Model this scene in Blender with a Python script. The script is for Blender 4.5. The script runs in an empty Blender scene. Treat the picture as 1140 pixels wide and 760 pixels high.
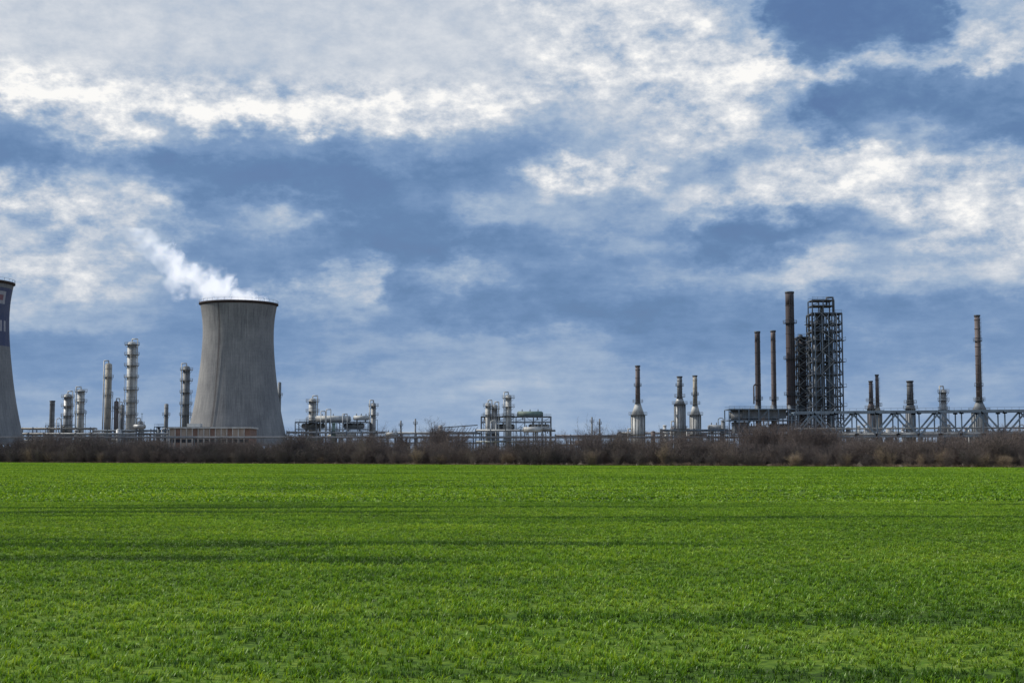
import bpy, math, random
import numpy as np
from mathutils import Vector

random.seed(7); rng=np.random.default_rng(7)
scene=bpy.context.scene
scene.view_settings.view_transform='Standard'
scene.view_settings.look='None'
scene.view_settings.exposure=0

# ------------------------------------------------------------ image pixel to world helpers
F=1566.0; EYE=2.5; TILT=math.atan(125/F); HZ=505
def X(b,D):                      # image pixel column -> metres east at assumed range D
    return (b-570)/F*D*1.004
def Z(e,D):                      # image pixel row -> metres above ground at assumed range D
    return EYE+math.tan(TILT+math.atan((380-e)/F))*D
def K(D): return D/F
def edge_y(x): return 400-0.633*(x+146)   # far edge of the field

# ------------------------------------------------------------ node helper
class S:
    def __init__(s,nt,o): s.nt=nt; s.o=o
    def _m(s,op,b=None,c=None,clamp=False):
        n=s.nt.nodes.new('ShaderNodeMath'); n.operation=op; n.use_clamp=clamp
        for i,v in enumerate((s,b,c)):
            if v is None: continue
            if isinstance(v,S): s.nt.links.new(v.o,n.inputs[i])
            else: n.inputs[i].default_value=v
        return S(s.nt,n.outputs[0])
    def __add__(s,b): return s._m('ADD',b)
    __radd__=__add__
    def __sub__(s,b): return s._m('SUBTRACT',b)
    def __mul__(s,b): return s._m('MULTIPLY',b)
    __rmul__=__mul__
    def __truediv__(s,b): return s._m('DIVIDE',b)
    def clamp(s): return s._m('ADD',0.0,clamp=True)
    def max(s,b): return s._m('MAXIMUM',b)
    def sstep(s,a,b):
        n=s.nt.nodes.new('ShaderNodeMapRange'); n.interpolation_type='SMOOTHSTEP'
        s.nt.links.new(s.o,n.inputs['Value']); n.inputs['From Min'].default_value=a; n.inputs['From Max'].default_value=b
        return S(s.nt,n.outputs['Result'])
def sep(nt,vec):
    n=nt.nodes.new('ShaderNodeSeparateXYZ'); nt.links.new(vec,n.inputs[0])
    return [S(nt,n.outputs[i]) for i in range(3)]
def comb(nt,x,y,z):
    n=nt.nodes.new('ShaderNodeCombineXYZ')
    for i,v in enumerate((x,y,z)):
        if isinstance(v,S): nt.links.new(v.o,n.inputs[i])
        else: n.inputs[i].default_value=v
    return n.outputs[0]
def noise(nt,vec,scale,detail=4,rough=.5,dist=0.,w=None):
    n=nt.nodes.new('ShaderNodeTexNoise')
    if w is not None: n.noise_dimensions='4D'; n.inputs['W'].default_value=w
    nt.links.new(vec,n.inputs['Vector']); n.inputs['Scale'].default_value=scale
    n.inputs['Detail'].default_value=detail; n.inputs['Roughness'].default_value=rough; n.inputs['Distortion'].default_value=dist
    return S(nt,n.outputs['Fac'])
def noisec(nt,vec,scale,detail,rough):   # three independent channels at once
    n=nt.nodes.new('ShaderNodeTexNoise'); nt.links.new(vec,n.inputs['Vector']); n.inputs['Scale'].default_value=scale
    n.inputs['Detail'].default_value=detail; n.inputs['Roughness'].default_value=rough
    s_=nt.nodes.new('ShaderNodeSeparateColor'); nt.links.new(n.outputs['Color'],s_.inputs[0]); return [S(nt,o) for o in s_.outputs]
def ramp(nt,fac,stops,interp='LINEAR'):
    n=nt.nodes.new('ShaderNodeValToRGB'); nt.links.new(fac.o,n.inputs[0]); cr=n.color_ramp; cr.interpolation=interp
    while len(cr.elements)>1: cr.elements.remove(cr.elements[-1])
    cr.elements[0].position=stops[0][0]
    def col(c): return (c,c,c,1) if not isinstance(c,tuple) else (*c,1)
    cr.elements[0].color=col(stops[0][1])
    for p,c in stops[1:]:
        e=cr.elements.new(p); e.color=col(c)
    return n.outputs['Color']
def mixc(nt,fac,a,b,mode='MIX'):
    n=nt.nodes.new('ShaderNodeMix'); n.data_type='RGBA'; n.blend_type=mode
    if isinstance(fac,S): nt.links.new(fac.o,n.inputs['Factor'])
    else: n.inputs['Factor'].default_value=fac
    A=[i for i in n.inputs if i.name=='A' and i.type=='RGBA'][0]; B=[i for i in n.inputs if i.name=='B' and i.type=='RGBA'][0]
    for s,v in ((A,a),(B,b)):
        if isinstance(v,tuple): s.default_value=(*v,1)
        else: nt.links.new(v,s)
    return [o for o in n.outputs if o.type=='RGBA'][0]

# ------------------------------------------------------------ world / sky
SUN_EL=math.radians(38); SUN_AZ=math.radians(-80)   # azimuth measured from +Y towards +X
w=bpy.data.worlds.new("World"); scene.world=w; w.use_nodes=True; nt=w.node_tree; nt.nodes.clear()
tc=nt.nodes.new('ShaderNodeTexCoord'); gx,gy,gz=sep(nt,tc.outputs['Generated'])
sky=nt.nodes.new('ShaderNodeTexSky'); sky.sky_type='NISHITA'; sky.sun_disc=False
sky.sun_elevation=SUN_EL; sky.sun_rotation=SUN_AZ; sky.dust_density=1.5
az=gx._m('ARCTAN2',gy); el=gz._m('ARCSINE')
zz=gz.max(0.0)+0.15
plane=comb(nt,gx/zz,gy/zz,0.0)      # a flat cloud layer seen in perspective
dirv=comb(nt,gx*1.0,gy*1.0,gz*1.7)
wa,wb,wc=noisec(nt,dirv,8,4,.62)
wd,we,wf=noisec(nt,dirv,33,4,.65)
AZ0,AZ1=-0.40,0.40
azw=az+(wa-.5)*0.14+(wd-.5)*0.085
elw=el+(wb-.5)*0.042+(we-.5)*0.044
fa=(azw-AZ0)*(1/(AZ1-AZ0))
rows=[ # image pixel row, [(image pixel column, tone)...]
(-60,[(0,.66),(300,.66),(600,.7),(800,.66),(880,.35),(1000,.2),(1140,.5)]),
(20,[(0,.73),(300,.71),(600,.72),(780,.76),(840,.60),(870,.12),(1000,.02),(1085,.05),(1115,.5),(1140,.6)]),
(50,[(0,.74),(300,.71),(600,.74),(780,.84),(860,.66),(910,.16),(1000,.04),(1070,.10),(1105,.5),(1140,.68)]),
(84,[(0,.76),(150,.71),(350,.73),(550,.76),(700,.86),(860,.92),(930,.76),(1010,.60),(1060,.66),(1140,.80)]),
(105,[(0,.84),(60,.96),(130,.90),(200,.74),(290,.86),(400,.94),(520,.90),(600,.62),(690,.72),(820,.88),(890,.65),(935,.25),(990,.32),(1080,.26),(1140,.38)]),
(122,[(0,.93),(60,1.0),(130,1.0),(200,.90),(290,.98),(400,.90),(520,.84),(600,.48),(690,.64),(820,.84),(890,.50),(935,.08),(990,.20),(1080,.14),(1140,.24)]),
(155,[(0,.40),(50,.38),(120,.88),(200,.48),(300,.30),(400,.38),(500,.52),(600,.34),(700,.5),(800,.74),(900,.66),(960,.2),(1040,.5),(1120,.15)]),
(190,[(0,.18),(50,.22),(120,.50),(180,.20),(250,.10),(400,.08),(500,.24),(600,.40),(650,.84),(710,.80),(750,.55),(820,.35),(900,.74),(1000,.80),(1100,.70)]),
(232,[(0,.80),(80,.78),(160,.68),(220,.26),(310,.58),(380,.15),(480,.18),(560,.55),(650,.45),(750,.6),(880,.74),(1000,.84),(1140,.80)]),
(270,[(0,.60),(80,.68),(160,.68),(230,.34),(300,.40),(380,.14),(500,.12),(600,.28),(660,.5),(720,.42),(780,.15),(890,.16),(960,.4),(1040,.70),(1140,.76)]),
(310,[(0,.78),(80,.74),(170,.58),(240,.34),(320,.28),(370,.62),(420,.62),(450,.28),(520,.58),(600,.26),(700,.40),(800,.48),(900,.64),(1000,.58),(1140,.62)]),
(350,[(0,.58),(100,.50),(200,.38),(340,.30),(400,.48),(480,.22),(600,.24),(700,.16),(800,.30),(950,.25),(1050,.32),(1140,.36)]),
(385,[(0,.34),(150,.32),(300,.34),(420,.42),(550,.50),(650,.40),(750,.28),(850,.28),(1000,.34),(1140,.32)]),
(430,[(0,.42),(200,.42),(400,.48),(550,.55),(650,.50),(800,.43),(1000,.46),(1140,.43)]),
(480,[(0,.50),(300,.50),(600,.53),(900,.50),(1140,.50)]),
]
def aa(b): return min(1,max(0,(math.atan((b-570)/F)-AZ0)/(AZ1-AZ0)))
T=None; prev=None
for e,st in reversed(rows):
    ev=math.atan((HZ-e)/F)
    o=ramp(nt,fa,[(aa(b),t) for b,t in st],'LINEAR')
    if T is None: T=o
    else: T=mixc(nt,elw.sstep(prev,ev),T,o)
    prev=ev
n=nt.nodes.new('ShaderNodeRGBToBW'); nt.links.new(T,n.inputs[0]); T=S(nt,n.outputs[0])
big=noise(nt,plane,3.1,6,.62)
fine=noise(nt,dirv,42,6,.66)
hi=T.sstep(.50,.80)
veil=el.sstep(.245,.275)*azw.sstep(.04,-.06)      # smooth high veil, upper left
low=el.sstep(.015,.15)*.50+.50                    # distant cloud loses contrast in the haze
cal=(veil*-.68+1.0)*low
T2=T+((big-.5)*(hi*.25+.62)+(fine-.5)*(hi*.90+.36)+(wf-.5)*(hi*.20+.2))*cal
cloud=ramp(nt,T2.clamp(),[(0,(.090,.180,.40)),(.18,(.130,.235,.43)),(.38,(.205,.320,.52)),(.56,(.35,.455,.61)),(.70,(.53,.59,.68)),(.84,(.71,.74,.785)),(.95,(.88,.885,.89)),(1,(.97,.96,.94))])
cov=T2.sstep(-.1,.30)*.35+.65       # thin gaps let the clear sky through
m=nt.nodes.new('ShaderNodeVectorMath'); m.operation='SCALE'; nt.links.new(sky.outputs[0],m.inputs[0]); m.inputs['Scale'].default_value=.08
col=mixc(nt,cov,m.outputs[0],cloud)
bg=nt.nodes.new('ShaderNodeBackground'); nt.links.new(col,bg.inputs[0]); bg.inputs[1].default_value=1.0
out=nt.nodes.new('ShaderNodeOutputWorld'); nt.links.new(bg.outputs[0],out.inputs[0])

sd=bpy.data.lights.new("sun",'SUN'); sd.energy=3.8; sd.angle=math.radians(1.5); sd.color=(1,.94,.84)
so=bpy.data.objects.new("sun",sd); scene.collection.objects.link(so)
dvec=Vector((math.sin(SUN_AZ)*math.cos(SUN_EL),math.cos(SUN_AZ)*math.cos(SUN_EL),math.sin(SUN_EL)))
so.rotation_euler=dvec.to_track_quat('Z','Y').to_euler(); so.location=dvec*500

# ------------------------------------------------------------ materials
def mat(name,c1,c2=None,rough=.7,metal=0.,scale=.6,stretch=(1,1,.35),bump=0.,amt=1.):
    m=bpy.data.materials.new(name); m.use_nodes=True; nt=m.node_tree; b=nt.nodes['Principled BSDF']
    g=nt.nodes.new('ShaderNodeNewGeometry'); mp=nt.nodes.new('ShaderNodeMapping'); nt.links.new(g.outputs['Position'],mp.inputs[0]); mp.inputs['Scale'].default_value=stretch
    n1=noise(nt,mp.outputs[0],scale,6,.65)
    c2=c2 or tuple(v*.6 for v in c1)
    f=n1.sstep(.35,.68)
    nt.links.new(mixc(nt,f,c1,c2),b.inputs['Base Color'])
    b.inputs['Roughness'].default_value=rough; b.inputs['Metallic'].default_value=metal
    return m
M_alu=mat('aluminium_cladding',(.42,.43,.44),(.25,.255,.26),.5,.25)
M_lite=mat('pale_painted_steel',(.52,.53,.52),(.33,.33,.33),.6)
M_grey=mat('grey_steel',(.20,.215,.235),(.12,.13,.14),.6)
M_dark=mat('dark_steel',(.075,.09,.11),(.05,.056,.068),.65)
M_blue=mat('blue_grey_steel',(.14,.195,.26),(.09,.12,.16),.6)
M_rust=mat('rusted_stack_steel',(.070,.052,.055),(.042,.037,.043),.8)
M_pink=mat('weathered_brown_steel',(.16,.13,.13),(.095,.08,.082),.75)
M_cream=mat('cream_insulation',(.42,.39,.34),(.25,.235,.20),.7)
M_green=mat('green_painted_steel',(.17,.24,.20),(.11,.145,.13),.65)
M_wall=mat('beige_wall_panel',(.44,.35,.29),(.30,.23,.18),.85)
M_rwall=mat('rust_wall_panel',(.28,.17,.13),(.20,.12,.09),.85)
M_roof=mat('pale_roof_sheet',(.60,.58,.55),(.40,.37,.34),.6)
M_glass=mat('dark_window',(.03,.04,.05),(.02,.02,.025),.2)
MATS=[M_alu,M_lite,M_grey,M_dark,M_blue,M_rust,M_pink,M_cream,M_green,M_wall,M_rwall,M_roof,M_glass]
ALU,LITE,GREY,DARK,BLUE,RUST,PINK,CREAM,GREEN,WALL,RWALL,ROOF,GLASS=range(13)

# ------------------------------------------------------------ mesh builder
class MB:
    def __init__(s): s.v=[];s.f=[];s.m=[];s.s=[]
    def cyl(s,x,y,z0,z1,r0,r1=None,mat=0,seg=16,cap=True):
        r1=r0 if r1 is None else r1; b=len(s.v)
        for z,r in ((z0,r0),(z1,r1)):
            for i in range(seg):
                a=2*math.pi*i/seg; s.v.append((x+r*math.cos(a),y+r*math.sin(a),z))
        for i in range(seg):
            j=(i+1)%seg; s.f.append((b+i,b+j,b+seg+j,b+seg+i)); s.m.append(mat); s.s.append(True)
        if cap:
            s.f.append(tuple(b+seg+i for i in range(seg))); s.m.append(mat); s.s.append(False)
            s.f.append(tuple(b+i for i in reversed(range(seg)))); s.m.append(mat); s.s.append(False)
    def dome(s,x,y,z,r,h,mat=0,seg=16):
        p=[(r*math.cos(t),h*math.sin(t)) for t in (0,.4,.8,1.2,1.5)]
        for (a,b),(c,d) in zip(p,p[1:]): s.cyl(x,y,z+b,z+d,a,c,mat,seg,cap=(d>h*.98))
    def box(s,cx,cy,cz,sx,sy,sz,mat=0):
        b=len(s.v)
        for dz in (-.5,.5):
            for dx,dy in ((-.5,-.5),(.5,-.5),(.5,.5),(-.5,.5)): s.v.append((cx+dx*sx,cy+dy*sy,cz+dz*sz))
        for q in ((3,2,1,0),(4,5,6,7),(0,1,5,4),(1,2,6,5),(2,3,7,6),(3,0,4,7)):
            s.f.append(tuple(b+i for i in q)); s.m.append(mat); s.s.append(False)
    def beam(s,p,q,w,mat=0,seg=4):
        p=Vector(p);q=Vector(q);d=q-p
        if d.length<1e-4: return
        d.normalize(); u=d.cross(Vector((0,0,1)))
        if u.length<.01: u=Vector((1,0,0))
        u.normalize(); v=d.cross(u); b=len(s.v)
        for c in (p,q):
            for i in range(seg):
                a=2*math.pi*(i+.5)/seg; s.v.append(tuple(c+(u*math.cos(a)+v*math.sin(a))*w*(.707 if seg==4 else .5)))
        for i in range(seg):
            j=(i+1)%seg; s.f.append((b+i,b+j,b+seg+j,b+seg+i)); s.m.append(mat); s.s.append(seg>4)
        s.f.append(tuple(b+i for i in range(seg))[::-1]); s.m.append(mat); s.s.append(False)
        s.f.append(tuple(b+seg+i for i in range(seg))); s.m.append(mat); s.s.append(False)
    def pipe(s,pts,d,mat=0):
        for a,b in zip(pts,pts[1:]): s.beam(a,b,d,mat,8)
    def platform(s,x,y,z,r,mat=GREY,rail=1.1,th=.12):
        s.cyl(x,y,z,z+th,r,r,mat,12)
        n=10
        for i in range(n):
            a=2*math.pi*i/n;b=2*math.pi*(i+1)/n
            p=(x+r*math.cos(a),y+r*math.sin(a)); q=(x+r*math.cos(b),y+r*math.sin(b))
            s.beam((*p,z),(*p,z+rail),.07,mat)
            for h in (.55,1.): s.beam((*p,z+rail*h),(*q,z+rail*h),.07,mat)
    def ladder(s,x,y,z0,z1,mat=GREY):
        for dx in (-.3,.3): s.beam((x+dx,y,z0),(x+dx,y,z1),.08,mat)
        z=z0
        while z<z1:
            s.beam((x-.3,y,z),(x+.3,y,z),.05,mat); z+=.9
        z=z0+2
        while z<z1:   # cage hoops
            s.beam((x-.4,y-.1,z),(x-.4,y-.75,z),.05,mat); s.beam((x+.4,y-.1,z),(x+.4,y-.75,z),.05,mat); s.beam((x-.4,y-.75,z),(x+.4,y-.75,z),.05,mat); z+=1.5
        for dx in (-.4,.4): s.beam((x+dx,y-.75,z0+2),(x+dx,y-.75,z1),.04,mat)
    def build(s,name,mats=None,parent=None):
        me=bpy.data.meshes.new(name); me.from_pydata(s.v,[],s.f)
        for m in (mats or MATS): me.materials.append(m)
        me.polygons.foreach_set('material_index',s.m); me.polygons.foreach_set('use_smooth',s.s); me.update()
        o=bpy.data.objects.new(name,me); scene.collection.objects.link(o)
        if parent: o.parent=parent
        return o
def empty(name,loc=(0,0,0)):
    e=bpy.data.objects.new(name,None); scene.collection.objects.link(e); return e

# ------------------------------------------------------------ instancing (geometry nodes)
def instanced(name,pts,sources):
    col=bpy.data.collections.new(name+"_variants")
    for i,o in enumerate(sources):
        for c in list(o.users_collection): c.objects.unlink(o)
        col.objects.link(o)
    me=bpy.data.meshes.new(name); me.from_pydata([p[0] for p in pts],[],[])
    for an,ty,k in (('rot','FLOAT',1),('sx','FLOAT',2),('sz','FLOAT',3),('idx','INT',4)):
        a=me.attributes.new(an,ty,'POINT'); a.data.foreach_set('value',[p[k] for p in pts])
    ob=bpy.data.objects.new(name,me); scene.collection.objects.link(ob)
    ng=bpy.data.node_groups.new(name+"_scatter",'GeometryNodeTree')
    ng.interface.new_socket('Geometry',in_out='INPUT',socket_type='NodeSocketGeometry')
    ng.interface.new_socket('Geometry',in_out='OUTPUT',socket_type='NodeSocketGeometry')
    N=ng.nodes; L=ng.links
    gi=N.new('NodeGroupInput'); go=N.new('NodeGroupOutput')
    ip=N.new('GeometryNodeInstanceOnPoints'); ci=N.new('GeometryNodeCollectionInfo')
    ci.inputs['Collection'].default_value=col; ci.inputs['Separate Children'].default_value=True; ci.inputs['Reset Children'].default_value=True
    def att(n,t):
        a=N.new('GeometryNodeInputNamedAttribute'); a.data_type=t; a.inputs['Name'].default_value=n
        return [o for o in a.outputs if o.enabled and o.name=='Attribute'][0]
    cr=N.new('ShaderNodeCombineXYZ'); cs=N.new('ShaderNodeCombineXYZ')
    L.new(att('rot','FLOAT'),cr.inputs[2]); sx=att('sx','FLOAT')
    L.new(sx,cs.inputs[0]);L.new(sx,cs.inputs[1]);L.new(att('sz','FLOAT'),cs.inputs[2])
    L.new(gi.outputs[0],ip.inputs['Points']); L.new(ci.outputs[0],ip.inputs['Instance'])
    ip.inputs['Pick Instance'].default_value=True; L.new(att('idx','INT'),ip.inputs['Instance Index'])
    L.new(cr.outputs[0],ip.inputs['Rotation']); L.new(cs.outputs[0],ip.inputs['Scale'])
    L.new(ip.outputs[0],go.inputs[0])
    md=ob.modifiers.new('scatter','NODES'); md.node_group=ng
    return ob

# ------------------------------------------------------------ ground + field
def sheet(name,poly,z,m):
    me=bpy.data.meshes.new(name); me.from_pydata([(x,y,z) for x,y in poly],[],[tuple(range(len(poly)))]); me.materials.append(m)
    o=bpy.data.objects.new(name,me); scene.collection.objects.link(o); return o
mg=bpy.data.materials.new('dry_ground'); mg.use_nodes=True; nt=mg.node_tree; b=nt.nodes['Principled BSDF']; b.inputs['Roughness'].default_value=.95
g=nt.nodes.new('ShaderNodeNewGeometry'); a=noise(nt,g.outputs['Position'],.12,5,.6)
nt.links.new(ramp(nt,a,[(.3,(.10,.08,.045)),(.5,(.16,.125,.075)),(.7,(.09,.10,.04))]),b.inputs['Base Color'])
sheet('ground',[(-7000,-3000),(7000,-3000),(7000,9000),(-7000,9000)],0,mg)

def crop_color(nt):
    g=nt.nodes.new('ShaderNodeNewGeometry'); x,y,z=sep(nt,g.outputs['Position'])
    v=comb(nt,x*.4,y,0.0)
    a=noise(nt,v,.08,2,.55); c=noise(nt,v,.6,3,.65); d=noise(nt,g.outputs['Position'],13,0,.5)
    v2=comb(nt,x*.09,y,3.0); e=noise(nt,v2,.30,2,.6)
    f=noise(nt,g.outputs['Position'],2.6,2,.6)
    t=((a-.5)*.8+(c-.5)*1.0+(f-.5)*1.1+(d-.5)*1.1+.56-e.sstep(.55,.66)*.42).clamp()
    return ramp(nt,t,[(0,(.034,.092,.008)),(.3,(.088,.205,.012)),(.6,(.180,.350,.020)),(1,(.37,.53,.055))]),z
mf=bpy.data.materials.new('crop_ground'); mf.use_nodes=True; nt=mf.node_tree; b=nt.nodes['Principled BSDF']; b.inputs['Roughness'].default_value=.95
b.inputs['Specular IOR Level'].default_value=.1
cc,_=crop_color(nt)
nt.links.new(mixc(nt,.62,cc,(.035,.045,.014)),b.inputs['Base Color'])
pl=[(-700,-150)]+[(700,-150),(700,max(-140,edge_y(700)))]
xs=np.linspace(600,-700,240)
for x in xs: pl.append((float(x),float(edge_y(x)+math.sin(x*.21)*.8+math.sin(x*.077)*1.5)))
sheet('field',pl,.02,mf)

mgr=bpy.data.materials.new('wheat_blade'); mgr.use_nodes=True; nt=mgr.node_tree; nt.nodes.clear()
cc,zh=crop_color(nt)
cc=mixc(nt,zh.sstep(.02,.09)*.75+.25,(.02,.05,.006),cc)   # blade colour darkens towards the base
df=nt.nodes.new('ShaderNodeBsdfDiffuse'); tr=nt.nodes.new('ShaderNodeBsdfTranslucent'); gl=nt.nodes.new('ShaderNodeBsdfGlossy'); gl.inputs['Roughness'].default_value=.45; gl.inputs['Color'].default_value=(.8,.9,.7,1)
nt.links.new(cc,df.inputs[0]); nt.links.new(mixc(nt,1.0,cc,(1.3,1.1,.5),'MULTIPLY'),tr.inputs[0])
m1=nt.nodes.new('ShaderNodeMixShader'); m1.inputs[0].default_value=.4; nt.links.new(df.outputs[0],m1.inputs[1]); nt.links.new(tr.outputs[0],m1.inputs[2])
m2=nt.nodes.new('ShaderNodeMixShader'); m2.inputs[0].default_value=.03; nt.links.new(m1.outputs[0],m2.inputs[1]); nt.links.new(gl.outputs[0],m2.inputs[2])
o_=nt.nodes.new('ShaderNodeOutputMaterial'); nt.links.new(m2.outputs[0],o_.inputs[0])

def blades(name,size,n,h0,h1,wd,clump,sg=.03):
    nc=n//clump
    cx=rng.uniform(-size/2,size/2,nc).repeat(clump)+rng.normal(0,sg,nc*clump)
    cy=rng.uniform(-size/2,size/2,nc).repeat(clump)+rng.normal(0,sg,nc*clump)
    n=nc*clump
    hs=rng.uniform(.55,1.3,nc).repeat(clump)
    h=rng.uniform(h0,h1,n)*hs; a=rng.uniform(0,2*math.pi,n); l=rng.uniform(.2,1.2,n)*h; wv=wd*rng.uniform(.7,1.3,n)
    dx,dy=np.cos(a),np.sin(a); px,py=-dy,dx
    V=np.zeros((n,5,3))
    for k,(t,wf) in enumerate(((0,.8),(0,-.8),(.55,1),(.55,-1),(1,0))):
        V[:,k,0]=cx+dx*l*t*t+px*wv*wf*.5; V[:,k,1]=cy+dy*l*t*t+py*wv*wf*.5; V[:,k,2]=h*(t-.22*t*t*(l/h))
    base=(np.arange(n)*5)[:,None]
    q=(base+np.array([0,1,3,2])).tolist(); t3=(base+np.array([2,3,4])).tolist()
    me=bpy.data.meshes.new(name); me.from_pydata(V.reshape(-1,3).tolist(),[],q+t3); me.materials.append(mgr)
    o=bpy.data.objects.new(name,me); scene.collection.objects.link(o); return o
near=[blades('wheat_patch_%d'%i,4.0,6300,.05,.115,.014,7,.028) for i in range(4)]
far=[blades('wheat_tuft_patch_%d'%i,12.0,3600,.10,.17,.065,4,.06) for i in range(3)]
pts=[]
for ix in range(-11,12):
    for iy in range(2,18):
        pts.append(((ix*4,iy*4+2,.02),random.choice((0,1,2,3))*math.pi/2,1,random.uniform(.85,1.15),random.randrange(4)))
instanced('wheat_crop',pts,near)
pts=[]
for ix in range(-24,22):
    for iy in range(6,42):
        x=ix*12; y=iy*12+6
        if y+8>edge_y(x)-0: continue
        pts.append(((x,y,.02),random.choice((0,1,2,3))*math.pi/2,1,random.uniform(.85,1.15),random.randrange(3)))
for i in range(130):   # fringe tufts following the crop edge
    x=-420+i*6.5; 
    pts.append(((x,edge_y(x)-7.5,.02),-math.atan(.633),1,1,random.randrange(3)))
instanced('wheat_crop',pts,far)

# ------------------------------------------------------------ shrubs & trees
def bark(name,stops):
    m=bpy.data.materials.new(name); m.use_nodes=True; nt=m.node_tree; b=nt.nodes['Principled BSDF']; b.inputs['Roughness'].default_value=.9; b.inputs['Specular IOR Level'].default_value=.15
    oi=nt.nodes.new('ShaderNodeObjectInfo'); g=nt.nodes.new('ShaderNodeNewGeometry')
    n=noise(nt,g.outputs['Position'],.12,2,.6); r=S(nt,oi.outputs['Random'])
    nt.links.new(ramp(nt,(r*.6+(n-.35)*1.1).clamp(),stops),b.inputs['Base Color']); return m
M_twig=bark('bare_twigs',[(0,(.080,.070,.072)),(.4,(.12,.10,.095)),(.75,(.17,.135,.12)),(1,(.21,.175,.14))])
M_dry=bark('dry_stems',[(0,(.17,.125,.095)),(.5,(.26,.195,.14)),(1,(.36,.28,.20))])
def woody(name,m,stems,spread,twigs,w0,trunk=0.0,lv=2,seed=0,wide=None):
    R=random.Random(seed); V=[];Fc=[]
    def rib(p,q,a,b):
        d=(q-p); 
        if d.length<1e-5: return
        u=d.cross(Vector((R.uniform(-1,1),R.uniform(-1,1),R.uniform(-1,1))))
        if u.length<1e-6: return
        u.normalize(); k=len(V); V.extend([tuple(p-u*a),tuple(p+u*a),tuple(q+u*b),tuple(q-u*b)]); Fc.append((k,k+1,k+2,k+3))
    def grow(p,d,L,wd,lev):
        n=4 if lev<lv else 3
        for i in range(n):
            nd=(d+Vector((R.gauss(0,.16),R.gauss(0,.16),R.gauss(.05,.12)))).normalized()
            q=p+nd*L/n; rib(p,q,wd*(1-i/n*.7),wd*(1-(i+1)/n*.7)); 
            if lev==0: 
                rib(p,q,wd*(1-i/n*.7),wd*(1-(i+1)/n*.7))
            if lev<lv and (i>0 or lev>0 or trunk==0):
                for _ in range(twigs):
                    s=(nd*.8+Vector((R.gauss(0,.65),R.gauss(0,.65),R.gauss(.2,.35)))).normalized()
                    grow(p+(q-p)*R.random(),s,L*R.uniform(.3,.6),wd*.5,lev+1)
            p,d=q,nd
    for i in range(stems):
        a=R.uniform(0,6.28); r=R.uniform(0,.12)*spread
        base=Vector((math.cos(a)*r,math.sin(a)*r,0))
        tilt=R.uniform(.05,.75)*spread
        d=Vector((math.cos(a)*tilt,math.sin(a)*tilt,1)).normalized()
        if trunk: 
            base=Vector((0,0,0)); d=Vector((R.gauss(0,.12),R.gauss(0,.12),1)).normalized()
        grow(base,d,R.uniform(.7,1.) if not trunk else .85,w0,0)
    zs=sorted(v[2] for v in V); zm=zs[int(len(zs)*.97)]
    rs=sorted(math.hypot(v[0],v[1]) for v in V); rm=rs[int(len(rs)*.96)]
    kx=(wide/rm) if wide else 1/zm
    V=[(a*kx,b_*kx,c/zm) for a,b_,c in V]
    me=bpy.data.meshes.new(name); me.from_pydata(V,[],Fc); me.materials.append(m)
    o=bpy.data.objects.new(name,me); scene.collection.objects.link(o); return o
sh=[woody('shrub_a%d'%i,M_twig,15,1.0,3,.0085,seed=10+i,wide=.55) for i in range(5)]+[woody('shrub_b_dry%d'%i,M_dry,22,1.0,3,.0085,seed=50+i,wide=.55) for i in range(3)]
pts=[]
x=-430
def hgt(x):  # shrub height along the hedge
    t=(edge_y(x)-250)/150
    return 5.1+1.4*max(-.5,min(1.1,t))
while x<330:
    for row in range(4):
        xx=x+random.uniform(-1.2,1.2); yy=edge_y(xx)+2.5+row*4+random.uniform(-1.4,1.4)
        h=hgt(xx)*random.uniform(.62,1.0)*(.66 if row==0 else 1)*(1+.10*math.sin(xx*.09)+.08*math.sin(xx*.31)+.05*math.sin(xx*.83))
        if row>1 and random.random()<.09: h*=random.uniform(1.15,1.45)
        s=h*random.uniform(.8,1.25)
        dry=random.random()
        idx=5+random.randrange(3) if (row==0 and dry<.10) or (row==0 and 60<xx<95 and dry<.45) else random.randrange(5)
        if idx>4: h*=random.uniform(.6,1.15)
        pts.append(((xx,yy,0),random.uniform(0,6.28),s,h,idx))
    x+=1.7
# taller thicket in front of the pipe bridge and here and there along the belt
for b0,b1,e,D,n in ((812,935,478,350,26),(840,905,474,352,9),(940,1140,487,320,24),(1095,1140,480,318,7),(640,700,484,420,8),(720,800,484,390,10),(330,460,486,470,12),(470,520,481,450,7),(20,180,487,500,14)):
    for _ in range(n):
        b=random.uniform(b0,b1); DD=D+random.uniform(-8,8); h=Z(e+random.uniform(-2,7),DD)
        pts.append(((X(b,DD),DD,0),random.uniform(0,6.28),h*random.uniform(.6,.85),h,random.randrange(5)))
instanced('hedge_shrubs',pts,sh)
dv=[woody('verge_grass_%d'%i,M_dry,60,1.4,0,.012,lv=0,seed=80+i) for i in range(3)]
pts=[]
x=-430
while x<330:
    for r in range(2):
        xx=x+random.uniform(-.6,.6); pts.append(((xx,edge_y(xx)+1.0+r*1.4+random.uniform(-.7,.7),0),random.uniform(0,6.28),random.uniform(.9,1.6),random.uniform(.25,.75)*(1.2 if xx>20 else .8),random.randrange(3)))
    x+=1.0
instanced('dry_grass_verge',pts,dv)
tr_=[woody('tree_crown_%d'%i,M_twig,2,1.0,4,.009,trunk=1,lv=3,seed=120+i,wide=.42) for i in range(4)]
pts=[]
def tree(b,e,D,k=1.0):
    h=Z(e,D); pts.append(((X(b,D),D,0),random.uniform(0,6.28),h*k,h,random.randrange(4)))
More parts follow.
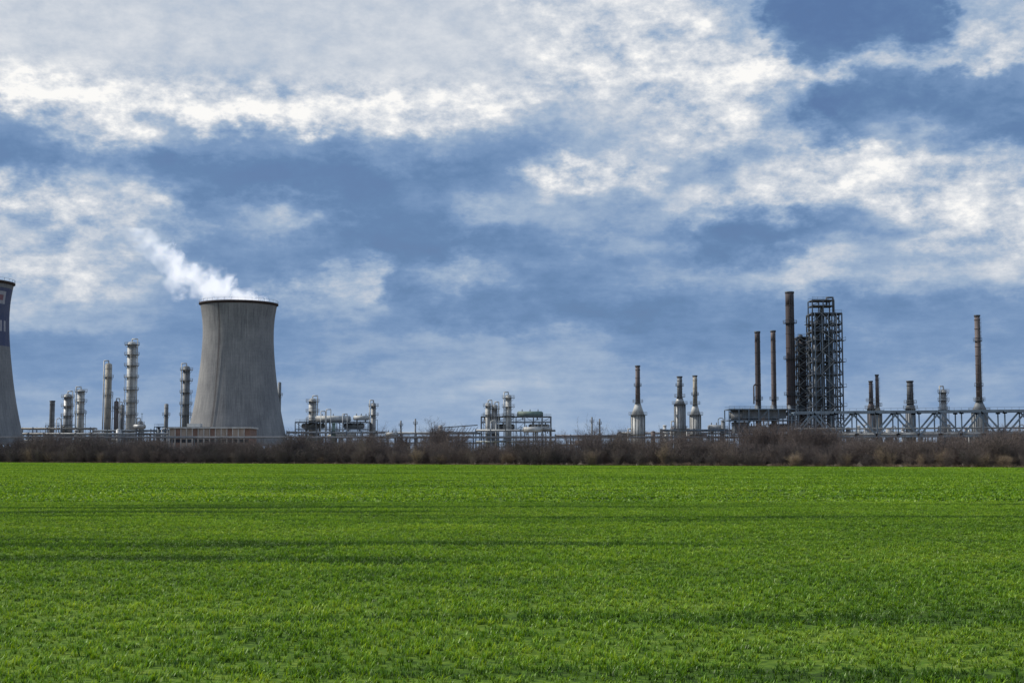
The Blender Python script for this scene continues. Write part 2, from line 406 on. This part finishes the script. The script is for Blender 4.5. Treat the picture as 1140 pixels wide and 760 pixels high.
for b,e,D in ((486,473,470),(494,476,480),(474,479,480),(512,479,470),(630,483,440),(655,481,450),(600,484,440),(690,481,430),(735,480,410),
              (815,479,360),(828,475,370),(840,479,355),(852,473,370),(866,477,360),(880,476,365),(893,479,350),(905,482,350),(925,483,345),(800,483,360),
              (960,485,340),(1000,485,330),(1060,483,330),(1105,479,325),(1122,482,320),(1138,477,320),(40,484,500),(110,485,500),(330,484,480),(360,485,470),(420,484,470),(445,482,480)):
    tree(b,e,D,random.uniform(.9,1.3))
instanced('bare_trees',pts,tr_)

# ------------------------------------------------------------ cooling towers
def concrete(name):
    m=bpy.data.materials.new(name); m.use_nodes=True; nt=m.node_tree; b=nt.nodes['Principled BSDF']; b.inputs['Roughness'].default_value=.9
    tc=nt.nodes.new('ShaderNodeTexCoord'); x,y,z=sep(nt,tc.outputs['Object']); ang=x._m('ARCTAN2',y)
    v=comb(nt,ang*9,z*.035,0.0); st=noise(nt,v,3.2,7,.65,.3)
    pos=noise(nt,tc.outputs['Object'],.11,5,.6); fine=noise(nt,tc.outputs['Object'],1.2,4,.7)
    t=((st-.5)*1.5+(pos-.5)*1.2+(fine-.5)*.5+.50)
    st2=noise(nt,comb(nt,ang*14,z*.02,4.0),4,5,.7)   # run-off streaks below the rim
    run=z.sstep(34,64)*st2.sstep(.48,.66)
    t=t-run*.55
    c=ramp(nt,t.clamp(),[(0,(.115,.117,.127)),(.35,(.185,.187,.195)),(.65,(.24,.24,.243)),(1,(.32,.315,.31))])
    fr=(z*(1/1.35))._m('FRACT'); ln=fr.sstep(.0,.10)
    c=mixc(nt,(ln*-1+1)*.2,c,(.08,.08,.08)); nt.links.new(c,b.inputs['Base Color']); return m
M_conc=concrete('weathered_concrete')
M_banner=mat('faded_blue_paint',(.06,.075,.15),(.09,.10,.16),.85)
M_white=mat('faded_white_paint',(.38,.37,.40),(.26,.26,.30),.85)
M_red=mat('faded_red_paint',(.24,.12,.14),(.18,.10,.12),.85)
M_rim=mat('stained_rim',(.07,.05,.05),(.04,.03,.03),.9)
M_in=mat('dark_inside',(.10,.10,.10),(.07,.07,.07),.9)
def tower(b,D,S_,paint=False):
    cx,cy=X(b,D),D
    k=K(570)*S_
    prof=[(496,57),(485,54),(470,50.5),(455,47.5),(440,45),(425,43),(410,41.2),(395,39.8),(380,39),(368,39),(356,39.8),(347,41.2),(341,42.3)]
    zz=[ (HZ-e)*k*1.012+EYE for e,_ in prof]; rr=[r*k for _,r in prof]
    H=zz[-1]
    seg=144; nz=90; zs=np.linspace(zz[0],H,nz); rs=np.interp(zs,zz,rr)
    for _ in range(12): rs[1:-1]=(rs[:-2]+2*rs[1:-1]+rs[2:])/4
    e=empty('cooling_tower'); 
    mb=MB(); 
    for j in range(nz):
        for i in range(seg):
            a=2*math.pi*i/seg; mb.v.append((rs[j]*math.cos(a),rs[j]*math.sin(a),zs[j]))
    for j in range(nz-1):
        for i in range(seg):
            i2=(i+1)%seg; mb.f.append((j*seg+i,j*seg+i2,(j+1)*seg+i2,(j+1)*seg+i)); mt=0
            if zs[j]>H-.7: mt=4
            if paint:
                a=math.degrees(2*math.pi*(i+.5)/seg); f=(H-zs[j])/H
                if 225<a<372 or a<12:
                    if .035<f<.36: mt=1
                    aa_=(a+360)%360; aa_=aa_-360
                    if a<20: aa_=a
                    if .06<f<.13 and -34<aa_<-11: mt=2
                    if .08<f<.11 and -28<aa_<-16: mt=3
                    if .22<f<.28 and int((aa_+200)//5)%2==0 and aa_<-6: mt=2
            mb.m.append(mt); mb.s.append(True)
    mats=[M_conc,M_banner,M_white,M_red,M_rim,M_in]
    o=mb.build('shell',mats,e)
    mi=MB()
    for j in range(nz):
        for i in range(seg):
            a=2*math.pi*i/seg; mi.v.append(((rs[j]-.5)*math.cos(a),(rs[j]-.5)*math.sin(a),zs[j]))
    for j in range(nz-1):
        for i in range(seg):
            i2=(i+1)%seg; mi.f.append((j*seg+i2,j*seg+i,(j+1)*seg+i,(j+1)*seg+i2)); mi.m.append(5); mi.s.append(True)
    mi.build('inner_shell',mats,e)
    mr=MB(); R1=rs[-1]
    for i in range(seg):
        a=2*math.pi*i/seg
        for r,z in ((R1-.6,H-.05),(R1+.55,H-.05),(R1+.55,H+.45),(R1-.6,H+.45)): mr.v.append((r*math.cos(a),r*math.sin(a),z))
    for i in range(seg):
        i2=(i+1)%seg
        for q in range(4):
            q2=(q+1)%4; mr.f.append((i*4+q,i2*4+q,i2*4+q2,i*4+q2)); mr.m.append(0 if q==2 else 4); mr.s.append(False)
    for i in range(0,seg,4):
        a=2*math.pi*i/seg; a2=2*math.pi*(i+4)/seg; r=R1+.45
        mr.beam((r*math.cos(a),r*math.sin(a),H+.45),(r*math.cos(a),r*math.sin(a),H+1.5),.07,4)
        mr.beam((r*math.cos(a),r*math.sin(a),H+1.5),(r*math.cos(a2),r*math.sin(a2),H+1.5),.05,4)
    mr.build('rim',mats,e)
    ml=MB(); r0=rs[0]; rb=r0+1.6
    for i in range(40):
        a=2*math.pi*i/40
        for s in (-1,1):
            a2=a+s*2*math.pi/80
            ml.beam((rb*math.cos(a2),rb*math.sin(a2),0),((r0-.3)*math.cos(a),(r0-.3)*math.sin(a),zs[0]+.2),.7,0)
    ml.cyl(0,0,-.5,.8,rb+1.5,rb+1.5,0,64)
    ml.build('raking_legs',mats,e)
    mL=MB()
    al=math.radians(250)
    for j in range(0,nz-1):
        for da in (-.012,.012):
            mL.beam(((rs[j]+.35)*math.cos(al+da),(rs[j]+.35)*math.sin(al+da),zs[j]),((rs[j+1]+.35)*math.cos(al+da),(rs[j+1]+.35)*math.sin(al+da),zs[j+1]),.09,4)
    mL.build('access_ladder',mats,e)
    e.location=(cx,cy,0)
    return H,cx,cy,R1
tH,tx,ty,tR=tower(265.5,570,1.0)
tower(-37,520,1.045,True)     # the nearer, partly seen twin

# ------------------------------------------------------------ steam plume (volume)
pl=[(292,338,12,3),(276,335,18,3),(260,330,21,2),(244,324,23,0),(228,318,23,0),(213,311,22,-1),(201,302,20,-2),(190,291,18,-2),(179,280,17,-3),(166,269,16,-3),(150,259,16,-4)]
mv=bpy.data.materials.new('steam'); mv.use_nodes=True; nt=mv.node_tree; nt.nodes.clear()
g=nt.nodes.new('ShaderNodeTexCoord'); pos=g.outputs['Object']
D_=None
w1,w2,_w=noisec(nt,pos,.10,2,.6)
px,py,pz=sep(nt,pos); pw=comb(nt,px+(w1-.5)*13,py,pz+(w2-.5)*13)
for b,e,r,dy in pl:
    c=Vector((X(b,570)-tx,dy,Z(e,570)-tH)); r=r*K(570)
    vm=nt.nodes.new('ShaderNodeVectorMath'); vm.operation='DISTANCE'; nt.links.new(pw,vm.inputs[0]); vm.inputs[1].default_value=c
    d=S(nt,vm.outputs['Value'])*(-1/(r*1.15))+1.0
    D_=d if D_ is None else D_.max(d)
nz_=noise(nt,pos,.19,4,.68)
fade=px.sstep(-54,-16)*.90+.08
above=pz.sstep(-3.0,.4)
den=((D_*1.25+(nz_-.5)*2.6-.26).clamp())*fade*above
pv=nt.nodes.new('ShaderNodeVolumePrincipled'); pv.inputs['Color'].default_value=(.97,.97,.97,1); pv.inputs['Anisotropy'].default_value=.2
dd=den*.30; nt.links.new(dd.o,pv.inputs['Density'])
nt.links.new((dd*.66).o,pv.inputs['Emission Strength']); pv.inputs['Emission Color'].default_value=(.96,.97,1,1)  # added glow stands in for light scattered many times within the steam
om=nt.nodes.new('ShaderNodeOutputMaterial'); nt.links.new(pv.outputs[0],om.inputs['Volume'])
try: mv.cycles.volume_step_rate=4.0
except Exception as ex: print('no step rate',ex)
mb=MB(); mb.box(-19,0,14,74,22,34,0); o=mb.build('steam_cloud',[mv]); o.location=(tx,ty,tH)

# ------------------------------------------------------------ plant builders
def column(b,wd,e,D,mat=ALU,plats=(),tip=None,name='distillation_column',ovh=True,lad=True,plw=1.55,bands=True):
    """vertical vessel with skirt, domed head, cladding bands, ring platforms, caged ladder and overhead line"""
    mb=MB(); x,y=X(b,D),D; r=wd/2*K(D); H=Z(e,D)
    mb.cyl(x,y,0,2.5,r*1.12,r*1.0,GREY,18); mb.cyl(x,y,2.5,H-r*.6,r,r,mat,22); mb.dome(x,y,H-r*.6,r,r*.6,mat,18)
    if bands:
        z=5
        while z<H-2: mb.cyl(x,y,z,z+.18,r+.05,r+.05,GREY,18); z+=4.2
    for p in plats:
        mb.platform(x,y,Z(p,D),r*plw+.3)
        for s in (-1,1): mb.beam((x+s*r,y,Z(p,D)-1.3),(x+s*(r*plw+.2),y,Z(p,D)),.1,GREY)
    if lad: mb.ladder(x+r*.35,y-r-.2,2,H-1)
    if ovh:
        d=min(.5,r*.5); s=1 if int(b)%2 else -1; xo=x+s*(r+d)
        mb.pipe([(x,y,H-.2),(x,y,H+1.0),(xo,y-.3,H+1.0),(xo,y-.3,3)],d,LITE)
        for k in range(3):
            zq=H*(.3+.2*k); mb.beam((x,y,zq),(x-s*(r+.7),y-.3,zq),.3,LITE,8); mb.pipe([(x-s*(r+.7),y-.3,zq),(x-s*(r+.7),y-.3,3)],.22,GREY)
    if tip:
        for tb,tw,te in tip: mb.cyl(X(tb,D),y,H-.8,Z(te,D),tw/2*K(D),tw/2*K(D)*.9,mat,10)
    return mb.build(name)
def stack(b,wb,wt,e,D,mat=RUST,plats=(),eb=None,name='chimney_stack',tipm=None):
    mb=MB(); x,y=X(b,D),D; r0=wb/2*K(D);r1=wt/2*K(D);H=Z(e,D); z0=0
    n=12
    for i in range(n):
        a,c=i/n,(i+1)/n; mb.cyl(x,y,H*a,H*c,r0+(r1-r0)*a,r0+(r1-r0)*c,mat if not(tipm is not None and i>=n-2) else tipm,18,cap=(i==n-1))
        mb.cyl(x,y,H*a,H*a+.2,r0+(r1-r0)*a+.08,r0+(r1-r0)*a+.08,mat,18)
    mb.cyl(x,y,H-.5,H+.1,r1+.15,r1+.15,DARK,18)
    mb.cyl(x,y,H+.11,H+.12,r1*.85,r1*.85,DARK,18)
    for p in plats: mb.platform(x,y,Z(p,D),max(r0,r1)*1.3+.3,DARK)
    mb.ladder(x,y-r0-.15,3,H-1,DARK)
    return mb.build(name)
def heater(b,wbase,ebase,wst,e,D,mat=GREY,smat=None,cone=10,plats=(),name='process_heater'):
    """fired heater: wide cylindrical body, conical hood, slim stack"""
    smat=mat if smat is None else smat
    mb=MB(); x,y=X(b,D),D; R=wbase/2*K(D); r=wst/2*K(D); Zb=Z(ebase,D); zc=Z(ebase-cone,D); H=Z(e,D)
    for i in range(8): mb.beam((x+R*.85*math.cos(i*.785),y+R*.85*math.sin(i*.785),0),(x+R*.85*math.cos(i*.785),y+R*.85*math.sin(i*.785),2.6),.35,GREY)
    mb.cyl(x,y,2.5,Zb,R,R,mat,22)
    for i in range(12):
        a=i*math.pi/6; mb.beam((x+(R+.08)*math.cos(a),y+(R+.08)*math.sin(a),2.5),(x+(R+.08)*math.cos(a),y+(R+.08)*math.sin(a),Zb),.2,GREY)
    mb.cyl(x,y,Zb,zc,R,r,mat,22); mb.cyl(x,y,zc,H,r,r*.88,smat,16)
    z=zc
    while z<H-1: mb.cyl(x,y,z,z+.18,r+.07,r+.07,smat,14); z+=3.
    mb.cyl(x,y,H-.4,H+.1,r+.1,r+.1,DARK,14)
    mb.platform(x,y,Zb,R+.9,GREY); mb.platform(x,y,zc,r+1.0,GREY); mb.platform(x,y,(2.5+Zb)*.5,R+.9,GREY)
    for p in plats: mb.platform(x,y,Z(p,D),r+.5,DARK)
    mb.ladder(x+r*.3,y-r-.2,zc,H-1,DARK); mb.ladder(x+R*.4,y-R-.25,.5,Zb,GREY)
    mb.pipe([(x-R,y,Zb*.7),(x-R-1.2,y,Zb*.7),(x-R-1.2,y,0)],.5,LITE)
    return mb.build(name)
def frame(mb,x0,x1,y0,y1,levels,nx,w=.3,mat=BLUE,brace=True,rail=True,decks=True,ny=1):
    xs=[x0+(x1-x0)*i/nx for i in range(nx+1)]; ys=[y0+(y1-y0)*i/ny for i in range(ny+1)]
    for x in xs:
        for y in ys: mb.beam((x,y,0),(x,y,levels[-1]),w,mat)
    for li,z in enumerate(levels):
        for y in ys: mb.beam((x0,y,z),(x1,y,z),w*.8,mat)
        for x in xs: mb.beam((x,y0,z),(x,y1,z),w*.8,mat)
        if decks: mb.box((x0+x1)/2,(y0+y1)/2,z+w*.45,abs(x1-x0)-.1,abs(y1-y0)-.1,.08,DARK)
        if rail:
            for h in (.6,1.15):
                for y in (y0,y1): mb.beam((x0,y,z+h),(x1,y,z+h),.07,mat)
            n=max(2,int((x1-x0)/1.8))
            for i in range(n+1): mb.beam((x0+(x1-x0)*i/n,y0,z),(x0+(x1-x0)*i/n,y0,z+1.15),.06,mat)
    if brace:
        zs=[0]+list(levels)
        for a,c in zip(zs,zs[1:]):
            for i in range(nx):
                if random.random()<.75:
                    if random.random()<.5: mb.beam((xs[i],y0,a),(xs[i+1],y0,c),w*.5,mat)
                    else: mb.beam((xs[i+1],y0,a),(xs[i],y0,c),w*.5,mat)
def hvessel(mb,x,y,z,L,r,mat):
    mb.beam((x-L/2,y,z),(x+L/2,y,z),r*2,mat,16); 
    for s in (-1,1):
        mb.beam((x+s*L/2,y,z),(x+s*(L/2+r*.35),y,z),r*1.5,mat,16); mb.box(x+s*L*.3,y,z-r-.5,.5,r*1.6,1.2,GREY)
    for i in range(3): mb.cyl(x-L/3+i*L/3,y,z+r*.9,z+r+.8,.2,.2,GREY,8)
def pump_clutter(b0,b1,e_lo,e_hi,D,seed,dens=1.0,pal=(ALU,LITE,GREY,BLUE,CREAM),name='process_unit'):
    """a bay of the refinery: pipe rack, decks, drums, small vessels, goosenecks, lamp poles"""
    random.seed(seed); mb=MB(); x0,x1=X(b0,D),X(b1,D); zl=Z(e_lo,D); zh=Z(e_hi,D)
    x=x0
    while x<x1:
        for y in (D-2.5,D+2.5): mb.beam((x,y,0),(x,y,zl+1),.35,random.choice((GREY,BLUE)))
        mb.beam((x,D-2.5,zl),(x,D+2.5,zl),.3,GREY); mb.beam((x,D-2.5,zl*.6),(x,D+2.5,zl*.6),.3,GREY); x+=6
    for zr in (zl*.6,zl):
        for i in range(6):
            d=random.choice((.2,.3,.45,.6)); mb.beam((x0,D-2+i*.8,zr+.2+d/2),(x1,D-2+i*.8,zr+.2+d/2),d,random.choice(pal),8)
    mb.beam((x0,D-2.6,zl),(x1,D-2.6,zl),.3,GREY)
    n=int((x1-x0)/5*dens)
    for i in range(n):
        x=random.uniform(x0+1,x1-1); y=D+random.uniform(-8,14); t=random.random(); h=random.uniform(zl*.8,zh); m=random.choice(pal)
        if t<.22: mb.cyl(x,y,0,h,random.uniform(.5,1.1),None,m,14); mb.dome(x,y,h,.9,.5,m,12); mb.platform(x,y,h*.8,1.8)
        elif t<.42:
            hvessel(mb,x,y,h*.85,random.uniform(4,8),random.uniform(.7,1.2),m)
            for s in (-1.6,1.6): mb.beam((x+s,y,0),(x+s,y,h*.85-1),.3,GREY)
        elif t<.64:
            wv=random.uniform(3,8); lv=[h*.55,h*.8] if h>6 else [h*.7]; frame(mb,x-wv/2,x+wv/2,y-2,y+2,lv,max(1,int(wv/3)),.25,random.choice((GREY,BLUE,DARK)))
        elif t<.8:
            g=random.uniform(1,3); mb.pipe([(x,y,0),(x,y,h),(x+g*.3,y,h+.5),(x+g*.8,y,h+.5),(x+g,y,h),(x+g,y,0)],.35,random.choice((LITE,ALU)))
        elif t<.9: mb.beam((x,y,0),(x,y,h*1.08),.16,GREY); mb.box(x,y,h*1.08,.9,.3,.2,GREY)
        else: mb.box(x,y,h*.35,random.uniform(3,6),4,h*.7,random.choice((CREAM,WALL,LITE))); mb.box(x,y,h*.7+.15,6,4.6,.25,ROOF)
    return mb.build(name)

# --- left group
stack(60.5,6,5.5,446,640,GREY,name='chimney_stack')
column(77.5,8.5,438,600,ALU,(442,452,463))
column(92,8,433,610,LITE,(436,447,460))
column(122,7.5,404,600,CREAM,(420,440),lad=True,plw=1.3)
column(147.5,10,380,590,LITE,(384,395,407,420,434,448,462),plw=1.5)
column(131.5,5,446,600,PINK,(455,))
column(138,4,450,610,GREY,(460,))
column(158.5,5,468,600,ALU,(472,))
column(187,4.5,449,600,GREY,(462,),ovh=False)
column(208.5,8,407,610,GREY,(412,424,437,450,462),plw=1.6)
column(312,4,425,660,GREY,(440,),ovh=False)
pump_clutter(26,110,478,462,590,3,1.5)
pump_clutter(108,222,480,464,585,4,1.5)
pump_clutter(20,225,484,474,540,5,1.0,(BLUE,GREY,ALU,PINK))
# --- middle group
column(349,8.5,443,600,LITE,(447,458,468),plw=1.6)
column(416.5,5.5,448,600,ALU,(452,462),plw=1.8)
def unit(b0,b1,decks,D,nx,seed,mat,vess):
    random.seed(seed); mb=MB(); frame(mb,X(b0,D),X(b1,D),D-5,D+5,[Z(e,D) for e in decks],nx,.35,mat,ny=1)
    for (b,e,L,r,m) in vess: hvessel(mb,X(b,D),D,Z(e,D),L,r,m)
    return mb
mb=unit(332,412,(478,470),595,7,11,GREY,[(372,466,14,1.3,LITE),(395,474,8,1.2,ALU),(350,474,9,1.1,CREAM),(403,465,6,1.0,LITE)])
for b,e in ((360,458),(384,461),(366,456)): mb.pipe([(X(b,595),590,5),(X(b,595),590,Z(e,595)),(X(b+5,595),590,Z(e,595)),(X(b+5,595),590,5)],.4,LITE)
mb.build('process_unit')
pump_clutter(322,430,482,470,570,6,1.6,(ALU,LITE,GREY,CREAM,GREEN))
pump_clutter(432,535,483,474,590,8,1.0,(GREY,LITE,PINK))
mb=MB(); D=580
mb.beam((X(490,D),D,Z(476,D)),(X(532,D),D,Z(473,D)),.4,GREY); mb.beam((X(490,D),D,Z(481,D)),(X(532,D),D,Z(481,D)),.4,GREY)
for i in range(12): mb.beam((X(490+i*3.5,D),D,Z(481,D)),(X(490+(i+1)*3.5,D),D,Z(476-(i%2),D)),.2,GREY)
mb.build('pipe_bridge')
mb=unit(536,613,(479,470,464),590,8,12,GREY,[(590,461,10,1.3,GREEN),(600,475,8,1.2,LITE),(560,475,9,1.2,LITE),(548,466,6,1.1,ALU)])
mb.build('process_unit')
column(543.5,6,448,585,LITE,(452,462),plw=1.6)
column(551,6,450,585,ALU,(455,464),plw=1.6)
column(566,7,439,585,LITE,(443,453,463),plw=1.8)
pump_clutter(530,618,480,466,570,9,1.8,(ALU,LITE,GREY,GREEN,CREAM))
mb=MB()
for b,e in ((658.5,464),(667,466),(447,468),(463,466)):
    mb.cyl(X(b,600),600,0,Z(e,600),.45,.35,GREY,10); mb.platform(X(b,600),600,Z(e+6,600),.9)
mb.build('vent_pipes')
pump_clutter(618,700,486,481,560,10,1.0,(GREY,PINK,ALU))
# --- centre-right group
heater(709.5,15,462,5.5,407,520,LITE,PINK,14,(430,),)
heater(756,12,450,6,419,520,ALU,GREY,8,(430,))
heater(773,12,462,5.2,418,530,LITE,CREAM,12,(440,))
pump_clutter(690,810,483,470,540,14,1.8,(ALU,LITE,GREY,BLUE,PINK))
pump_clutter(735,815,480,462,520,15,1.2,(BLUE,ALU,GREY))
# --- tall stacks and lattice tower
D=500
stack(843,6.5,6,369,D,RUST,(445,),tipm=RUST)
stack(860.5,6,5.5,368,D+5,PINK,(445,))
stack(879.5,10.5,9.5,325,D,RUST,(440,400,360))
def lattice(b0,b1,e_top,D,depth,nx,step,name,vess,extra=None):
    random.seed(21); mb=MB(); lv=[]; e=488
    while e>e_top+4: lv.append(Z(e,D)); e-=step*random.uniform(.7,1.35)
    lv.append(Z(e_top,D))
    x0,x1=X(b0,D),X(b1,D); frame(mb,x0,x1,D-depth/2,D+depth/2,lv,nx,.40,DARK,True,True,True,2)
    for a,c in zip([0]+lv,lv):
        for y in (D-depth/2,D+depth/2):
            mb.beam((x0,y,a),(x0+(x1-x0)/nx,y,c),.22,BLUE); mb.beam((x1,y,a),(x1-(x1-x0)/nx,y,c),.22,BLUE)
        for x in (x0,x1): mb.beam((x,D-depth/2,a),(x,D+depth/2,c),.22,DARK)
        if random.random()<.6: mb.box(x0+(x1-x0)*random.uniform(.2,.8),D,(a+c)/2,random.uniform(1.5,3.5),3,(c-a)*random.uniform(.4,.8),random.choice((DARK,GREY,BLUE)))
        if random.random()<.6:
            s=random.choice((-1,1)); xe=x1 if s>0 else x0; mb.box(xe+s*.8,D-1,a+.1,1.6,4,.12,DARK); mb.beam((xe+s*1.6,D-3,a+1.2),(xe+s*1.6,D+1,a+1.2),.08,DARK); mb.beam((xe+s*1.6,D-3,a),(xe+s*1.6,D-3,a+1.2),.08,DARK)
    for i,(a,c) in enumerate(zip([0]+lv,lv)):
        s=1 if i%2 else -1; xm=(x0+x1)/2; mb.beam((xm-s*2.2,D-depth/2-.6,a),(xm+s*2.2,D-depth/2-.6,c),.3,GREY); mb.beam((xm-s*2.2,D-depth/2-.6,a+1),(xm+s*2.2,D-depth/2-.6,c+1),.08,GREY)
    for b,wd,e0,e,m in vess:
        mb.cyl(X(b,D),D,Z(e0,D),Z(e,D),wd/2*K(D),None,m,18); mb.dome(X(b,D),D,Z(e,D),wd/2*K(D),1.,m,14)
    return mb
mb=lattice(901,934,350,D-8,9,3,11.5,'',[(908,7,490,360,GREY),(923,9,490,372,BLUE),(915,4,480,345,GREY)])
frame(mb,X(902,D-8),X(926,D-8),D-12,D-5,[Z(344,D),Z(338,D)],2,.35,DARK)
for b in (904,912,919,928): mb.beam((X(b,D-8),D-12.6,4),(X(b,D-8),D-12.6,Z(352,D)),.35,random.choice((GREY,BLUE)),8)
mb.pipe([(X(915,D),D-8,Z(345,D)),(X(915,D),D-8,Z(334,D)),(X(922,D),D-8,Z(334,D)),(X(922,D),D-8,Z(350,D))],.6,DARK)
mb.build('lattice_reactor_tower')
mb=lattice(886,900,376,D+4,6,1,9.5,'',[(893,8,490,379,RUST)]); mb.build('lattice_column_tower')
column(891,5,372,D+8,DARK,(380,400,420),ovh=False)
mb=unit(808,884,(484,468,456),488,7,31,BLUE,[(825,462,8,1.6,ALU),(850,463,9,1.6,LITE),(870,476,9,1.4,GREY),(835,478,10,1.3,LITE)])
mb.box(X(848,488),488,Z(461,488),15,6,3.0,GREY); mb.box(X(823,488),488,Z(476,488),5,7,4,DARK)
for b in (843,860.5,879.5): mb.pipe([(X(b,488),492,Z(452,488)),(X(b,488),488,Z(458,488)),(X(b-8,488),488,Z(462,488))],1.3,GREY)
mb.pipe([(X(836,488),484,Z(450,488)),(X(836,488),484,Z(430,488)),(X(838,488),484,Z(428,488)),(X(841,488),484,Z(430,488))],.5,RUST)
mb.build('furnace_unit')
# --- truss pipe bridge
def truss(b0,b1,et,eb,D0,D1,pan,name):
    mb=MB(); xa,xb=X(b0,D0),X(b1,D1); n=pan
    zt,zb=Z(et,(D0+D1)/2),Z(eb,(D0+D1)/2)
    for off in (0,6):
        P=[Vector((xa+(xb-xa)*i/n,D0+(D1-D0)*i/n+off,0)) for i in range(n+1)]
        for i in range(n+1):
            p=P[i]; mb.beam((p.x,p.y,zb),(p.x,p.y,zt),.34,BLUE)
            if i%3==0: mb.beam((p.x,p.y,0),(p.x,p.y,zb),.7,GREY)
        for i in range(n):
            p,q=P[i],P[i+1]
            for z in (zt,zb): mb.beam((p.x,p.y,z),(q.x,q.y,z),.78 if z==zt else .65,BLUE)
            if i%2==0: mb.beam((p.x,p.y,zb),(q.x,q.y,zt),.55,BLUE)
            else: mb.beam((p.x,p.y,zt),(q.x,q.y,zb),.55,BLUE)
            for s in (p,q): mb.box(s.x,s.y-.05,zt-.4,1.2,.5,.8,BLUE); mb.box(s.x,s.y-.05,zb+.4,1.2,.5,.8,BLUE)
    for i in range(n+1):
        t=i/n; x=xa+(xb-xa)*t; y=D0+(D1-D0)*t
        for z in (zt,zb): mb.beam((x,y,z),(x,y+6,z),.35,BLUE)
    for j,(d,m,zo) in enumerate(((.8,ALU,.7),(.6,LITE,.6),(.9,GREY,.8),(.5,CREAM,.6),(.7,ALU,.7),(.4,GREY,2.4),(.5,LITE,2.4))):
        y=1.0+(j%5)*1.0; mb.beam((xa,D0+y,zb+zo),(xb,D1+y,zb+zo),d,m,8)
    mb.beam((xa,D0,zt+1.1),(xb,D1,zt+1.1),.07,GREY)
    for i in range(n*3): 
        t=i/(n*3); mb.beam((xa+(xb-xa)*t,D0+(D1-D0)*t,zt),(xa+(xb-xa)*t,D0+(D1-D0)*t,zt+1.1),.06,GREY)
    return mb.build(name)
truss(884,1290,457.5,485,440,410,17,'truss_pipe_bridge')
# --- right group
heater(968,8,455,4.5,424,480,PINK,RUST,8); heater(975,9,460,4,417,485,CREAM,PINK,8,name='process_heater')
heater(1011.5,10,455,7.5,424,480,GREY,DARK,6)
column(1048.5,6,433,490,ALU,(437,446,456),plw=1.8)
heater(1088,17,458,6.5,351,470,GREY,PINK,12,(430,447,380))
heater(1240,17,458,6.5,361,470,GREY,PINK,12,(430,447))
pump_clutter(935,1180,484,468,480,16,1.3,(ALU,GREY,BLUE,PINK,LITE))
pump_clutter(935,1180,482,474,520,17,.8,(GREY,BLUE,PINK))
mb=MB()
for i,(d,m) in enumerate(((.5,GREY),(.4,PINK),(.4,GREY))): mb.beam((-330,505+i,Z(487,505)+i*.2),(120,505+i,Z(487,505)+i*.2),d,m,8)
x=-330
while x<120: mb.beam((x,506,0),(x,506,Z(487,505)),.4,GREY); x+=8
mb.build('elevated_pipeline')
# --- low service building
e=empty('service_building'); D=525; x0,x1=X(191,D),X(280,D); zt=Z(477,D)
mb=MB(); n=14
for i in range(n):
    xa=x0+(x1-x0)*i/n; wdt=(x1-x0)/n
    mb.box(xa+wdt/2,D+7,zt/2,wdt-.12,14,zt,RWALL if i%3==1 else WALL)
    mb.box(xa,D-.1,zt/2,.3,.4,zt-.01,ROOF)
mb.build('walls',None,e)
mb=MB(); mb.box((x0+x1)/2,D+7,zt+.35,(x1-x0)+1,15,.6,ROOF); mb.box(x0+8,D+6,zt+1.3,5,4,1.4,LITE)
mb.build('roof',None,e)
mb=MB()
for i in range(n): mb.box(x0+(x1-x0)*(i+.5)/n,D-.03,zt*.62,1.4,.1,1.3,GLASS)
mb.build('windows',None,e)

# ------------------------------------------------------------ camera
cd=bpy.data.cameras.new('camera'); cd.sensor_width=36; cd.lens=F/1140*36; cd.clip_end=20000
co=bpy.data.objects.new('camera',cd); scene.collection.objects.link(co); co.location=(0,0,EYE); co.rotation_euler=(math.radians(90)+TILT,0,0)
scene.camera=co
